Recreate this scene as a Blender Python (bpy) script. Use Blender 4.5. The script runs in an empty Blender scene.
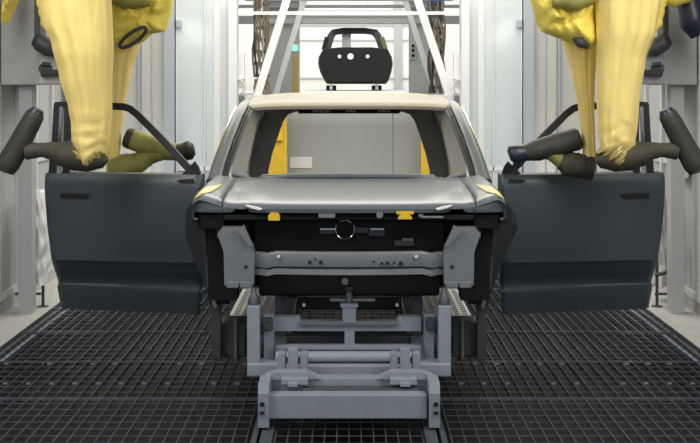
import bpy, bmesh, math, random
from mathutils import Vector, Matrix, noise
random.seed(7)
C = bpy.context.scene
col = C.collection
PI = math.pi

# ---------------------------------------------------------------- camera, world, lights, exposure
F, CX, CY, CAMY, CAMZ = 1200.0, 349.0, 85.0, -7.6, 2.0
cam = bpy.data.cameras.new('camera'); cam_o = bpy.data.objects.new('camera', cam); col.objects.link(cam_o)
cam_o.location = (0, CAMY, CAMZ); cam_o.rotation_euler = (PI/2, 0, 0)
cam.sensor_width = 36; cam.lens = F/700*36
cam.shift_x = (350-CX)/700; cam.shift_y = -(221.5-CY)/700
cam.clip_end = 200
C.camera = cam_o

w = bpy.data.worlds.new('world'); C.world = w; w.use_nodes = True
w.node_tree.nodes['Background'].inputs[0].default_value = (0.75, 0.85, 1.0, 1)
w.node_tree.nodes['Background'].inputs[1].default_value = 0.22

def area(name, loc, rot, sx, sy, power, color=(1, 1, 1)):
    l = bpy.data.lights.new(name, 'AREA'); l.shape = 'RECTANGLE'; l.size = sx; l.size_y = sy
    l.energy = power; l.color = color
    o = bpy.data.objects.new(name, l); col.objects.link(o); o.location = loc; o.rotation_euler = rot
    return o
area('booth_lamp_over_cabin', (0, 4.4, 4.1), (0, 0, 0), 5.4, 3.6, 270, (1, .96, .88))
area('booth_lamp_left', (-2.5, -2.2, 3.9), (math.radians(34), 0, math.radians(-10)), 1.2, 3.5, 120, (1, .97, .92))
area('booth_lamp_right', (2.5, -2.2, 3.9), (math.radians(34), 0, math.radians(10)), 1.2, 3.5, 120, (1, .97, .92))
area('lift_lamp', (0, 9.0, 4.9), (0, 0, 0), 4.0, 3.5, 80, (1, .99, .97))
area('far_hall_lamp', (0, 25, 5.2), (0, 0, 0), 8.0, 20, 1150, (1, .99, .96))
area('front_fill_light', (0, -11.5, 3.1), (math.radians(82), 0, 0), 4.5, 1.2, 120, (.95, .98, 1))  # added fill behind the camera, brightens the cabin and car front
for sx in (-1, 1): area('wall_strip_lamp', (sx*2.96, 5.3, .55), (0, -sx*math.radians(-90), 0), .5, 1.6, 28, (1, .98, .94))  # added low fills, unseen behind the doors, for the floor under the car
C.view_settings.view_transform = 'Standard'; C.view_settings.look = 'None'
C.view_settings.exposure = 0.0; C.view_settings.gamma = 1.0; C.view_settings.use_curve_mapping = False

# ---------------------------------------------------------------- helpers
def S(y): return F/(y-CAMY)
def X(px, y): return (px-CX)/S(y)
def Z(py, y): return CAMZ-(py-CY)/S(y)
def W(px, py, y): return Vector((X(px, y), y, Z(py, y)))

def mat(name, color, rough=.5, metal=0, noise=0, nscale=20, bump=0, bscale=80, coat=0, emit=None, spec=.5, stretch=None):
    m = bpy.data.materials.new(name); m.use_nodes = True
    nt = m.node_tree; b = nt.nodes['Principled BSDF']
    b.inputs['Base Color'].default_value = (*color, 1); b.inputs['Roughness'].default_value = rough
    b.inputs['Metallic'].default_value = metal; b.inputs['Coat Weight'].default_value = coat
    b.inputs['Coat Roughness'].default_value = .12
    b.inputs['Specular IOR Level'].default_value = spec
    tc = nt.nodes.new('ShaderNodeTexCoord'); src = tc.outputs['Object']
    if stretch:
        mp = nt.nodes.new('ShaderNodeMapping'); mp.inputs['Scale'].default_value = stretch
        nt.links.new(src, mp.inputs[0]); src = mp.outputs[0]
    if noise:
        n = nt.nodes.new('ShaderNodeTexNoise'); n.inputs['Scale'].default_value = nscale; n.inputs['Detail'].default_value = 5
        nt.links.new(src, n.inputs['Vector'])
        r = nt.nodes.new('ShaderNodeMixRGB'); r.blend_type = 'MIX'
        r.inputs[1].default_value = (*[c*(1-noise) for c in color], 1)
        r.inputs[2].default_value = (*[min(1, c*(1+noise)) for c in color], 1)
        nt.links.new(n.outputs['Fac'], r.inputs[0]); nt.links.new(r.outputs[0], b.inputs['Base Color'])
    if bump:
        n2 = nt.nodes.new('ShaderNodeTexNoise'); n2.inputs['Scale'].default_value = bscale; n2.inputs['Detail'].default_value = 4
        nt.links.new(src, n2.inputs['Vector'])
        bp = nt.nodes.new('ShaderNodeBump'); bp.inputs['Strength'].default_value = bump; bp.inputs['Distance'].default_value = .02
        nt.links.new(n2.outputs['Fac'], bp.inputs['Height']); nt.links.new(bp.outputs[0], b.inputs['Normal'])
    if emit:
        b.inputs['Emission Color'].default_value = (*color, 1); b.inputs['Emission Strength'].default_value = emit
    return m

M = dict(
    paint=mat('grey_primer_paint', (.098, .116, .130), .40, 0, .04, 3, coat=.3),
    roof=mat('lit_roof_paint', (.33, .295, .215), .45, 0, .03, 3, coat=.1),  # cream tone stands in for top light and reflections on the roof
    door=mat('slate_blue_paint', (.042, .058, .069), .42, 0, .06, 2, coat=.15),
    doordark=mat('slate_trim', (.018, .022, .026), .45),
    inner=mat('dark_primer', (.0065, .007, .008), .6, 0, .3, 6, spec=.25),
    black=mat('black_rubber', (.006, .006, .007), .5),
    cabin=mat('grey_interior_primer', (.36, .345, .32), .5, 0, .1, 4),
    beam=mat('galvanised_grey', (.19, .20, .21), .42, .2, .12, 14),
    skid=mat('skid_grey_paint', (.275, .31, .35), .5, .1, .1, 10),
    skiddark=mat('worn_steel', (.10, .11, .12), .45, .5, .2, 20),
    bolt=mat('black_bolt', (.01, .01, .01), .5),
    chrome=mat('polished_metal', (.75, .77, .8), .15, 1),
    yclip=mat('yellow_plastic', (.75, .50, .02), .45),
    ystrip=mat('pale_yellow', (.62, .53, .20), .4, 0, .25, 9),
    wclip=mat('white_plastic', (.8, .8, .8), .4),
    fabric=mat('yellow_fabric', (.88, .69, .235), .85, 0, .08, 5, .4, 14, stretch=(1, 1, .35)),
    fabric2=mat('bright_yellow_fabric', (.86, .70, .12), .7, 0, .12, 5, .5, 12),
    olive=mat('olive_stained_cover', (.26, .24, .06), .65, 0, .5, 9, .4, 20),
    cuff=mat('gathered_cuff', (.36, .29, .09), .8, 0, .4, 14, .5, 30),
    olived=mat('overspray_dark_cover', (.050, .046, .030), .7, 0, .5, 10, .4, 24),
    gun=mat('charcoal_bell_housing', (.036, .035, .027), .6, 0, .4, 10, .2, 40),
    box=mat('machine_grey_paint', (.44, .44, .43), .5, 0, .05, 4),
    boxl=mat('machine_light_paint', (.55, .55, .53), .5, 0, .05, 4),
    mech=mat('dark_mechanism', (.06, .065, .07), .5, .3, .3, 12),
    navy=mat('navy_rubber', (.02, .025, .045), .35),
    wall=mat('white_panel', (.60, .62, .64), .4, 0, .03, 2),
    wallg=mat('grey_panel', (.42, .43, .44), .5, 0, .05, 2),
    frame=mat('blue_grey_frame', (.33, .37, .42), .4, .1),
    beige=mat('beige_grey_panel', (.46, .46, .445), .5, 0, .04, 2),
    pane=mat('frosted_glass', (.50, .56, .59), .12, 0, .05, 1.2, coat=.5),
    ceil=mat('ceiling_white', (.6, .6, .6), .8),
    concrete=mat('pale_concrete', (.42, .42, .40), .8, 0, .2, 5, .2, 30),
    grate=mat('grating_steel', (.092, .10, .116), .5, .3, .4, 9),
    litgrate=mat('lit_floor_grating', (.72, .73, .73), .6, 0, .15, 20),  # pale tone stands in for light on the floor
    cliphead=mat('dull_clip_steel', (.22, .22, .22), .5, .3),
    pit=mat('pit_dark', (.008, .009, .010), .9),
    rail=mat('conveyor_rail_steel', (.10, .11, .125), .45, .4, .2, 12),
    white=mat('white_paint', (.78, .79, .80), .4, 0, .03, 3),
    liftg=mat('lift_grey', (.40, .415, .41), .5, 0, .05, 3),
    safety=mat('safety_yellow', (.72, .47, .03), .5, 0, .15, 8),
    cable=mat('brown_cables', (.22, .18, .13), .7, 0, .6, 30),
    hall=mat('hall_white', (.80, .80, .77), .7),
    green=mat('green_lamp', (.1, 1, .35), .4, emit=3),
    sheet=mat('clear_plastic_sheet', (.78, .79, .79), .35, 0, .1, 6, .3, 20),
    farcar=mat('black_car_paint', (.012, .013, .013), .6, 0, .2, 3, spec=.2),
    farolive=mat('olive_pillar_paint', (.12, .13, .04), .5),
    blue=mat('blue_plastic', (.05, .1, .35), .5),
)
def mt(m): return M[m]

class MB:
    def __init__(s): s.bm = bmesh.new()
    def box(s, x0, x1, y0, y1, z0, z1, bev=0):
        if x0 > x1: x0, x1 = x1, x0
        if y0 > y1: y0, y1 = y1, y0
        if z0 > z1: z0, z1 = z1, z0
        vs = [s.bm.verts.new((x, y, z)) for x in (x0, x1) for y in (y0, y1) for z in (z0, z1)]
        fs = [(0, 1, 3, 2), (4, 6, 7, 5), (0, 4, 5, 1), (2, 3, 7, 6), (0, 2, 6, 4), (1, 5, 7, 3)]
        f = [s.bm.faces.new([vs[i] for i in q]) for q in fs]
        if bev:
            ed = list({e for q in f for e in q.edges})
            bmesh.ops.bevel(s.bm, geom=ed, offset=bev, segments=2, affect='EDGES', profile=.5)
        return s
    def ring(s, rings, closed=True, cap=True):
        R = [[s.bm.verts.new(p) for p in r] for r in rings]
        n = len(R[0])
        for a, b in zip(R, R[1:]):
            for i in range(n if closed else n-1):
                j = (i+1) % n
                try: s.bm.faces.new((a[i], a[j], b[j], b[i]))
                except ValueError: pass
        if cap and closed:
            try: s.bm.faces.new(list(reversed(R[0]))); s.bm.faces.new(R[-1])
            except ValueError: pass
        return s
    def tube(s, pts, rad, n=12, flat=1.0, ref=None):
        pts = [Vector(p) for p in pts]
        rr = rad if isinstance(rad, (list, tuple)) else [rad]*len(pts)
        rings = []; up = Vector(ref) if ref else None
        for i, p in enumerate(pts):
            a = pts[max(0, i-1)]; b = pts[min(len(pts)-1, i+1)]
            t = (b-a).normalized()
            if up is None:
                up = Vector((0, 0, 1)) if abs(t.z) < .9 else Vector((0, 1, 0))
            u = (up-t*up.dot(t)).normalized(); v = t.cross(u)
            if ref is None: up = u
            rings.append([p+u*(math.cos(2*PI*k/n)*rr[i])+v*(math.sin(2*PI*k/n)*rr[i]*flat) for k in range(n)])
        return s.ring(rings)
    def bar(s, pts, wx, wy, ref=(0, 1, 0)):          # rectangular section swept along a path
        pts = [Vector(p) for p in pts]; rings = []
        for i, p in enumerate(pts):
            a = pts[max(0, i-1)]; b = pts[min(len(pts)-1, i+1)]
            t = (b-a).normalized(); v = Vector(ref); v = (v-t*v.dot(t)).normalized(); u = t.cross(v)
            rings.append([p+u*(wx/2)*a1+v*(wy/2)*b1 for a1, b1 in ((-1, -1), (1, -1), (1, 1), (-1, 1))])
        return s.ring(rings)
    def grid(s, rows): return s.ring(rows, closed=False, cap=False)
    def prism(s, outline, y0, y1):                   # outline of (x, z) points extruded in y
        return s.ring([[(x, y0, z) for x, z in outline], [(x, y1, z) for x, z in outline]])
    def plate_hole(s, outer, inner, y0, y1):         # (x, z) loops of equal length
        n = len(outer)
        L = [[s.bm.verts.new((x, y, z)) for x, z in lp] for lp, y in ((outer, y0), (inner, y0), (inner, y1), (outer, y1))]
        for a, b in ((0, 1), (1, 2), (2, 3), (3, 0)):
            for i in range(n):
                j = (i+1) % n
                s.bm.faces.new((L[a][i], L[a][j], L[b][j], L[b][i]))
        return s
    def build(s, name, m, parent=None, smooth=40, thick=0, sub=0, rec=True):
        if rec: bmesh.ops.recalc_face_normals(s.bm, faces=s.bm.faces[:])
        me = bpy.data.meshes.new(name); s.bm.to_mesh(me); s.bm.free()
        if smooth:
            for p in me.polygons: p.use_smooth = True
            me.set_sharp_from_angle(angle=math.radians(smooth))
        me.materials.append(mt(m) if isinstance(m, str) else m)
        o = bpy.data.objects.new(name, me); col.objects.link(o)
        if parent:
            o.parent = parent
            o.matrix_parent_inverse = Matrix.Translation(-parent_loc(parent))
        if thick:
            so = o.modifiers.new('solid', 'SOLIDIFY'); so.thickness = thick; so.offset = 0
        if sub:
            sb = o.modifiers.new('sub', 'SUBSURF'); sb.levels = sub; sb.render_levels = sub
        return o
def parent_loc(p):
    return Vector(p.get('_w', (0, 0, 0)))
def tag(o, label, cat, group=None):
    o['label'] = label; o['category'] = cat
    if group: o['group'] = group
    return o
def thing(name, loc, label, cat, group=None):
    o = bpy.data.objects.new(name, None); col.objects.link(o); o.location = loc; o['_w'] = list(loc)
    o.empty_display_size = .1
    return tag(o, label, cat, group)
def struct(o): o['kind'] = 'structure'; return o

def rrect(x0, x1, z0, z1, r, n=4):
    out = []
    for cx, cz, a0 in ((x1-r, z1-r, 0), (x0+r, z1-r, 90), (x0+r, z0+r, 180), (x1-r, z0+r, 270)):
        for k in range(n+1):
            a = math.radians(a0+90*k/n); out.append((cx+r*math.cos(a), cz+r*math.sin(a)))
    return out
def lerp_table(tab, t):
    for (a, *va), (b, *vb) in zip(tab, tab[1:]):
        if t <= b:
            k = 0 if b == a else max(0, (t-a)/(b-a)); k = k*k*(3-2*k)*.5+k*.5
            return [p+(q-p)*k for p, q in zip(va, vb)]
    return list(tab[-1][1:])

# ---------------------------------------------------------------- the booth
WX = 3.05; FX = 2.66; EY = 6.4; CEIL = 4.3
b = MB(); b.box(-WX-.2, WX+.2, -7.5, 9.0, -.75, -.6); o = struct(b.build('floor', 'pit', smooth=0))
# steel grating over the pit: bearing bars along the booth, cross bars over it
def grating(x0, x1, y0, y1, dx, dy, m='grate', seam=1.03, name='floor_grating', zt=0.0, h=.035, tb=.005, xd=.004, tt=.005, th=.005):
    g = MB()
    n = max(1, round((x1-x0)/dx))
    for i in range(n+1):
        x = x0+(x1-x0)*i/n; t = tb*(1.25 if i % 13 == 0 else 1)/2
        g.box(x-t, x+t, y0, y1, zt-h, zt-(0 if i % 13 else -.002))
    k = max(1, round((y1-y0)/dy))
    for j in range(k+1):
        y = y0+(y1-y0)*j/k
        g.box(x0, x1, y-tt/2, y+tt/2, zt-xd-th, zt-xd)
    if seam:
        y = y0
        while y < y1:
            g.box(x0, x1, y-.006, y+.006, zt-.014, zt+.001); y += seam
    return g
RX = .56
for side, sg in (('left', -1), ('right', 1)):
    a, c = sorted((sg*(RX+.02), sg*FX))
    struct(grating(a, c, -2.0, EY, .078, .14).build('floor_grating_'+side, 'grate', smooth=0))
    k = MB(); k.box(sg*FX, sg*(WX+.05), -2.0, EY+.1, -.08, .005); struct(k.build('floor_kerb_'+side, 'concrete', smooth=0))
    k = MB()
    k.box(sg*.43, sg*.50, -2.0, EY, -.09, .02, .006); k.box(sg*.52, sg*.55, -2.0, EY, -.09, .012)
    struct(k.build('floor_rail_'+side, 'rail', smooth=0))
struct(grating(-.42, .42, -2.0, EY, .07, .14).build('floor_grating_middle', 'grate', smooth=0))
# clip heads in rows on the gratings
for side, sg in (('left', -1), ('right', 1)):
    g = MB()
    for yy, step in ((.43, .155), (1.0, .155)):
        x = .75
        while x < 2.55:
            if random.random() < .6: g.box(sg*x-.014, sg*x+.014, yy-.012, yy+.012, -.002, .006)
            x += step
    struct(g.build('floor_clips_'+side, 'cliphead', smooth=0))
for px0, px1 in ((238, 288), (410, 463)):  # panels added to show the lit floor under the car body
    g = MB()
    y0, y1 = 2.6, 3.9
    gg = grating(X(px0, 3.2), X(px1, 3.2), y0, y1, .07, .10, zt=.045, h=.04, tb=.024, seam=0, xd=-.001, tt=.03, th=.03)
    o = gg.build('lit_grating_panel', 'litgrate', smooth=0)
    tag(o, 'pale grating panel standing in for lit floor under the %s half of the car body' % ('left' if px0 < 300 else 'right'), 'floor panel', 'pale lit-floor panels under the car')

def wall_side(side, sg):
    k = MB(); k.box(sg*WX, sg*(WX+.15), -2.0, EY, 0, CEIL)
    o = struct(k.build('wall_'+side, 'wallg', smooth=0))
    k = MB(); y = -1.6
    while y < EY:
        k.box(sg*(WX-.035), sg*WX, y, y+.06, .12, CEIL); k.box(sg*(WX-.02), sg*WX, y+.09, y+.115, .2, 2.4); y += .62
    for z in (.12, 1.25, 2.3): k.box(sg*(WX-.025), sg*WX, -1.6, EY, z, z+.06)
    struct(k.build('trim_wall_'+side, 'wall', o, smooth=0))
    k = MB(); k.box(sg*(WX-.02), sg*WX, -1.6, EY, 0, .12); struct(k.build('baseboard_'+side, 'concrete', smooth=0))
wall_side('left', -1); wall_side('right', 1)
k = MB(); k.box(-WX-.15, WX+.15, 1.0, EY, CEIL, CEIL+.1); struct(k.build('ceiling', 'ceil', smooth=0))

# end wall either side of the portal, made of framed panels
n_win = 0
for side, sg in (('left', -1), ('right', 1)):
    px = lambda p: X(CX-(CX-p), EY) if sg < 0 else -X(p, EY)
    k = MB(); k.box(sg*1.31, sg*(WX+.15), EY+.05, EY+.2, 0, CEIL); end = struct(k.build('wall_end_'+side, 'wall', smooth=0))
    k = MB(); k.box(px(141), px(164), EY+.02, EY+.05, 0, CEIL); k.box(px(113), px(137), EY+.02, EY+.05, 0, CEIL)
    struct(k.build('panel', 'beige', end, smooth=0))
    k = MB(); k.box(px(165), px(175), EY-.08, EY+.06, 0, CEIL); k.box(px(137.5), px(140.5), EY-.01, EY+.06, 0, CEIL); k.box(px(151), px(152), EY+.01, EY+.06, 0, CEIL)
    struct(k.build('column', 'frame', end, smooth=0))
    k = MB(); k.box(px(176), px(229), EY+.015, EY+.045, 0, CEIL); n_win += 1
    wn = struct(k.build('window_%d' % n_win, 'pane', smooth=0))
    k = MB(); k.box(px(229), px(237), EY-.06, EY+.06, 0, CEIL); k.box(px(176), px(177.5), EY-.01, EY+.06, 0, CEIL); k.box(px(204), px(205), EY+.0, EY+.06, 0, CEIL); k.box(px(214), px(220), EY+.008, EY+.06, 0, CEIL)
    k.box(px(176), px(229), EY+.0, EY+.06, 1.0, 1.05)
    struct(k.build('window_frame', 'wall', wn, smooth=0))
    k = MB(); k.box(px(176.5), px(181.5), EY-.05, EY+.0, Z(28, EY), Z(20, EY), .006)
    tag(k.build('door_latch', 'frame', smooth=0), 'small grey latch on the %s end wall frosted panel' % side, 'latch', 'latches on the end wall')

# ---------------------------------------------------------------- beyond the portal: lift, hall, far car
LY = 7.4
k = MB(); k.box(-1.3, X(392.4, LY), LY, LY+.06, -.5, 1.84); k.box(X(393.4, LY), 1.3, LY, LY+.06, -.5, 1.84)
k.box(-1.3, 1.3, LY-.02, LY+.08, 1.78, 1.85)
tag(k.build('lift_gate', 'liftg', smooth=0), 'grey sheet metal lift gate seen through the cabin of the near car', 'gate')
k = MB(); k.box(X(290, LY), X(312, LY), LY-.014, LY-.002, Z(168, LY), Z(157, LY)); tag(k.build('notice_plate', 'wclip', smooth=0), 'blank white plate fixed low on the grey lift gate', 'sign')
for a, c, lab in ((266, 287, 'left'), (421, 437, 'right')):
    yy = LY-.35
    t = thing('guard_post', ((X(a, yy)+X(c, yy))/2, yy, 0), 'yellow guard post seen through the cabin on the %s of the lift gate' % lab, 'post', 'yellow posts by the lift gate')
    k = MB(); k.box(X(a, yy), X(c, yy), yy-.05, yy+.08, -.5, 1.86, .01); k.build('post', 'safety', t, smooth=0)
    k = MB(); k.box(X(a+6, yy), X(c-4, yy), yy-.09, yy-.05, 1.32, 1.60, .01); k.build('switch_box', 'yclip', t, smooth=0)

# hall shell (raised floor beyond the lift)
HY0, HY1 = 9.5, 34.0
k = MB(); k.box(-4.5, 4.5, HY0, HY1, 1.70, 1.84); struct(k.build('floor_hall', 'concrete', smooth=0))
k = MB(); k.box(-4.5, 4.5, HY1, HY1+.2, 1.7, 5.6); hb = struct(k.build('wall_back', 'hall', smooth=0))
k = MB()
for p in (398.5, ): k.box(X(394, HY1), X(402, HY1), HY1-.08, HY1, 1.8, 5.5)
struct(k.build('trim_back_post', 'wallg', smooth=0))
k = MB(); k.box(-3, 3, HY1-.05, HY1, Z(41, HY1), Z(39.6, HY1)); k.box(-3, 3, HY1-.05, HY1, Z(79, HY1), Z(77.6, HY1)); k.box(-3, 3, HY1-.06, HY1, Z(26, HY1), Z(10, HY1))
struct(k.build('trim_back_rail', 'wallg', smooth=0))
for side, sg in (('left', -1), ('right', 1)):
    k = MB(); k.box(sg*4.5, sg*4.7, 6.45, HY1, -.5, 5.6); struct(k.build('wall_hall_'+side, 'hall', smooth=0))
    k = MB(); k.box(sg*1.31, sg*4.6, 6.5, 6.62, CEIL, 5.6); struct(k.build('trim_portal_'+side, 'wall', smooth=0))
k = MB(); k.box(-4.7, 4.7, 6.5, HY1, 5.6, 5.7); struct(k.build('ceiling_hall', 'ceil', smooth=0))
# partition posts of the hall
PY = 12.4
for side, p0, p1 in (('left', 262, 299.5), ('right', 409, 443)):
    k = MB(); k.box(X(p0, PY), X(p1, PY), PY, PY+.12, 1.84, 4.6); struct(k.build('wall_partition_'+side, 'boxl', smooth=0))
k = MB()
for a, c in ((16, 24), (5, 8), (-6, 0)): k.box(-2.4, 2.4, PY-.1, PY+.05, Z(c, PY), Z(a, PY))
struct(k.build('trim_hall_beams', 'wallg', smooth=0))
t = thing('signal_lamp', (X(295, PY), PY, Z(52, PY)), 'round green signal lamp on the grey partition', 'lamp')
k = MB(); k.tube([(X(295, PY), PY+.002, Z(48, PY)), (X(295, PY), PY-.05, Z(48, PY))], .042, 16); k.build('lens', 'green', t)
k = MB(); k.box(X(291.5, PY), X(298.5, PY), PY-.03, PY, Z(52, PY), Z(44, PY), .01); k.build('housing', 'wclip', t, smooth=0)
k = MB(); k.box(X(293.5, PY), X(297, PY), PY-.03, PY, 1.84, Z(56, PY), .005); tag(k.build('warning_strip', 'safety', smooth=0), 'yellow vertical strip below the green signal lamp', 'strip')
t = thing('button_panel', (X(413, PY), PY, Z(60, PY)), 'grey button panel with three black buttons on the partition', 'control panel')
k = MB(); k.box(X(410, PY), X(416, PY), PY-.04, PY, Z(60, PY), Z(43, PY), .006); k.build('housing', 'boxl', t, smooth=0)
for q in (46, 50.5, 55.5):
    k = MB(); k.tube([(X(413, PY), PY-.03, Z(q, PY)), (X(413, PY), PY-.065, Z(q, PY))], .028, 12); k.build('button', 'bolt', t)

# white A-frame of the lift
AY, BY = 6.9, 8.6
t = thing('lift_gantry', (0, AY, 1.84), 'white tubular A-frame of the lift above the near car roof', 'frame')
for (a, ay), (c, cy), yy, wd in (((293, -20), (256, 100), AY, .09), ((411, -20), (451, 100), AY, .09), ((306, -6), (274, 100), BY, .075), ((403, -6), (437, 100), BY, .075)):
    k = MB(); k.bar([W(a, ay, yy), W(c, cy, yy)], wd, wd); k.build('brace', 'white', t, smooth=0)
k = MB(); k.box(-1.27, 1.27, AY-.3, AY-.26, Z(14.5, AY-.3), Z(11.5, AY-.3)); k.build('crossbar', 'white', t, smooth=0)
k = MB(); k.box(-1.4, 1.4, BY-.06, BY+.06, Z(1, BY), Z(-7, BY)); k.build('top_beam', 'box', t, smooth=0)
k = MB(); k.box(-1.25, 1.25, BY+.1, BY+.2, Z(23, BY), Z(18, BY)); k.build('rear_beam', 'boxl', t, smooth=0)
k = MB(); k.box(-1.25, 1.25, AY-.08, AY+.08, Z(100, AY), Z(95, AY)); k.build('foot_beam', 'white', t, smooth=0)
k = MB(); k.box(X(428, AY), X(442, AY), AY-.2, AY, Z(1.5, AY), Z(-10, AY)); tag(k.build('motor_cover', 'blue', smooth=0), 'small blue cover at the top of the lift frame', 'cover')
# cable carriers and white cabinets beside the lift
for side, sg in (('left', -1), ('right', 1)):
    mx = lambda p: sg*abs(X(p, 7.5))
    t = thing('cable_carrier', (mx(261), 7.5, 1.84), 'brown hanging cable bundle on the %s of the lift' % side, 'cable bundle', 'cable bundles beside the lift')
    for q in range(9):
        xx = mx(254+q*1.8); pts = [(xx+random.uniform(-.02, .02), 7.5+random.uniform(-.05, .05), 1.9+.14*i) for i in range(10)]
        k = MB(); k.tube(pts, random.uniform(.010, .020), 6); k.build('cable', random.choice(['cable', 'mech', 'cable', 'beige', 'cable']), t)
    for i in range(9): k = MB(); k.box(mx(253), mx(269), 7.56, 7.6, 1.95+.15*i, 1.99+.15*i); k.build('rung', 'mech', t, smooth=0)
    t = thing('lift_cabinet', (mx(242), 6.75, 1.0), 'white cabinet with a round bracket at the %s foot of the lift' % side, 'cabinet', 'white cabinets beside the lift')
    k = MB(); k.box(mx(236), mx(243), 6.7, 6.9, 0, 3.4); k.build('column', 'white', t, smooth=0)
    k = MB(); k.box(mx(237), mx(250), 6.62, 6.8, Z(88, 6.7), Z(52, 6.7), .01); k.build('body', 'white', t, smooth=0)
    k = MB(); k.box(mx(236), mx(262), 6.6, 6.66, Z(79, 6.6), Z(77.5, 6.6)); k.build('rail', 'white', t, smooth=0)
    k = MB(); cx, cz = mx(244), Z(87, 6.6)
    k.tube([(cx+.09*math.cos(a*PI/10), 6.58, cz+.09*math.sin(a*PI/10)) for a in range(21)], .012, 8); k.build('bracket', 'boxl', t)

# far car on the raised floor
FY = 25.4
t = thing('car_body', (0, FY, 1.85), 'distant black car body on the raised floor beyond the lift', 'car')
f = lambda p, q, y=FY: (X(p, y), Z(q, y))
out = [f(*p) for p in ((323, 49), (318.5, 57), (318, 64), (320, 72), (324, 80), (327, 84), (386, 84), (389, 80), (391.5, 72), (393, 64), (392, 57), (388, 49), (372, 47.5), (340, 47.5))]
k = MB(); k.ring([[(x*.97, FY-.05, 3.0+(z-3.0)*.94) for x, z in out], [(x, FY+.08, z) for x, z in out], [(x, FY+1.3, z+.05) for x, z in out], [(x*.99, FY+4.2, z+.05) for x, z in out]]); k.build('front_end', 'farcar', t, 30)
oo = [f(*p) for p in ((324, 50), (327.5, 36), (332, 30), (343, 28.2), (365, 28.2), (377, 30), (381.5, 36), (385, 50))]
ii = [f(*p) for p in ((331, 48.5), (334, 38.5), (336, 35), (344, 34), (365, 34), (372, 35), (375, 38.5), (378.5, 48.5))]
k = MB()
yl = [FY+1.2, FY+1.6, FY+1.9, FY+2.0, FY+2.0, FY+1.9, FY+1.6, FY+1.2]; sc = lambda x, z, y: (x*S(FY)/S(y), y, CAMZ+(z-CAMZ)*S(FY)/S(y))
L = [[sc(x, z, y) for (x, z), y in zip(oo, yl)], [sc(x, z, y+.02) for (x, z), y in zip(ii, yl)], [sc(x, z, y+.12) for (x, z), y in zip(ii, yl)], [sc(x, z, y+.12) for (x, z), y in zip(oo, yl)]]
k.ring(L+[L[0]], cap=False); k.build('windshield_frame', 'farcar', t, 30)
k = MB(); k.ring([[sc(x, z, FY+1.95) for x, z in oo[1:7]], [(x, y+1.6, z-.02) for x, y, z in [sc(x, z, FY+1.95) for x, z in oo[1:7]]]], closed=False, cap=False); k.build('roof', 'farcar', t, 30, thick=.03)
for p0, p1 in (((382, 37), (386, 50)), ((327, 37), (323.5, 50))):
    k = MB(); a = W(*p0, FY+1.1); c = W(*p1, FY+1.1); k.bar([a, c], .12, .08); k.build('pillar', 'farolive' if p0[0] > 350 else 'farcar', t, 0)
k = MB(); k.box(X(342, FY+2.2), X(351, FY+2.2), FY+2.2, FY+2.3, Z(52, FY+2.2), Z(31, FY+2.2)); k.build('console', 'wallg', t, 0)
for p, r in ((339.5, .05), (350.5, .085), (367.5, .05)):
    k = MB(); k.tube([(X(p, FY), FY-.02, Z(56.5, FY)), (X(p, FY), FY-.075, Z(56.5, FY))], r, 16); k.build('lamp_opening', 'white', t)
k = MB(); k.box(X(352, FY), X(362, FY), FY+.9, FY+1.0, Z(50, FY), Z(46, FY)); k.build('wiper_cover', 'white', t, 0)
for p in (331, 377):
    k = MB(); k.box(X(p-5, FY), X(p+5, FY), FY+.3, FY+.5, 1.84, 1.99); k.build('support_foot', 'farcar', t, 0)
    k = MB(); k.box(X(p-1.6, FY), X(p+1.6, FY), FY+.24, FY+.3, 1.87, 2.02); k.build('locating_pin', 'white', t, 0)

# ---------------------------------------------------------------- the near car body
car = thing('car_body', (0, 0, .5), 'grey unfinished car body with both front doors open in the foreground', 'car')
car['_w'] = [0, 0, .5]
def hood_z(x, y):
    base = lerp_table([(0, 1.212), (.03, 1.236), (.10, 1.252), (.35, 1.274), (.7, 1.294), (1.22, 1.312)], y)[0]
    a = abs(x)
    base += .012*math.exp(-((a-.62)/.10)**2)*min(1, y/.3)      # shoulder crease
    base += .055*max(0, min(1, (a-.74)/.20))**1.3*(1-.5*y/1.22)
    if a > .95: base -= .035*((a-.95)/.05)**2
    return base
def notch(x): return .038*math.exp(-((abs(x)-.685)/.045)**4)
k = MB(); rows = []
ys = [1.22, 1.0, .8, .6, .45, .3, .2, .12, .07, .035, .012, 0]
xs = [(-1+2*i/64)*.808 for i in range(65)]
for y in ys: rows.append([(x, y+.05*(x/.8)**2*(1-y/1.22), hood_z(x, y)) for x in xs])
rows.append([(x, .004+.05*(x/.8)**2, 1.190+notch(x)) for x in xs])
rows.append([(x, .03+.05*(x/.8)**2, 1.186+notch(x)) for x in xs])
rows.append([(x, .20, 1.19) for x in xs])
k.grid(rows); k.build('hood', 'paint', car, 50, thick=.004)
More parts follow.
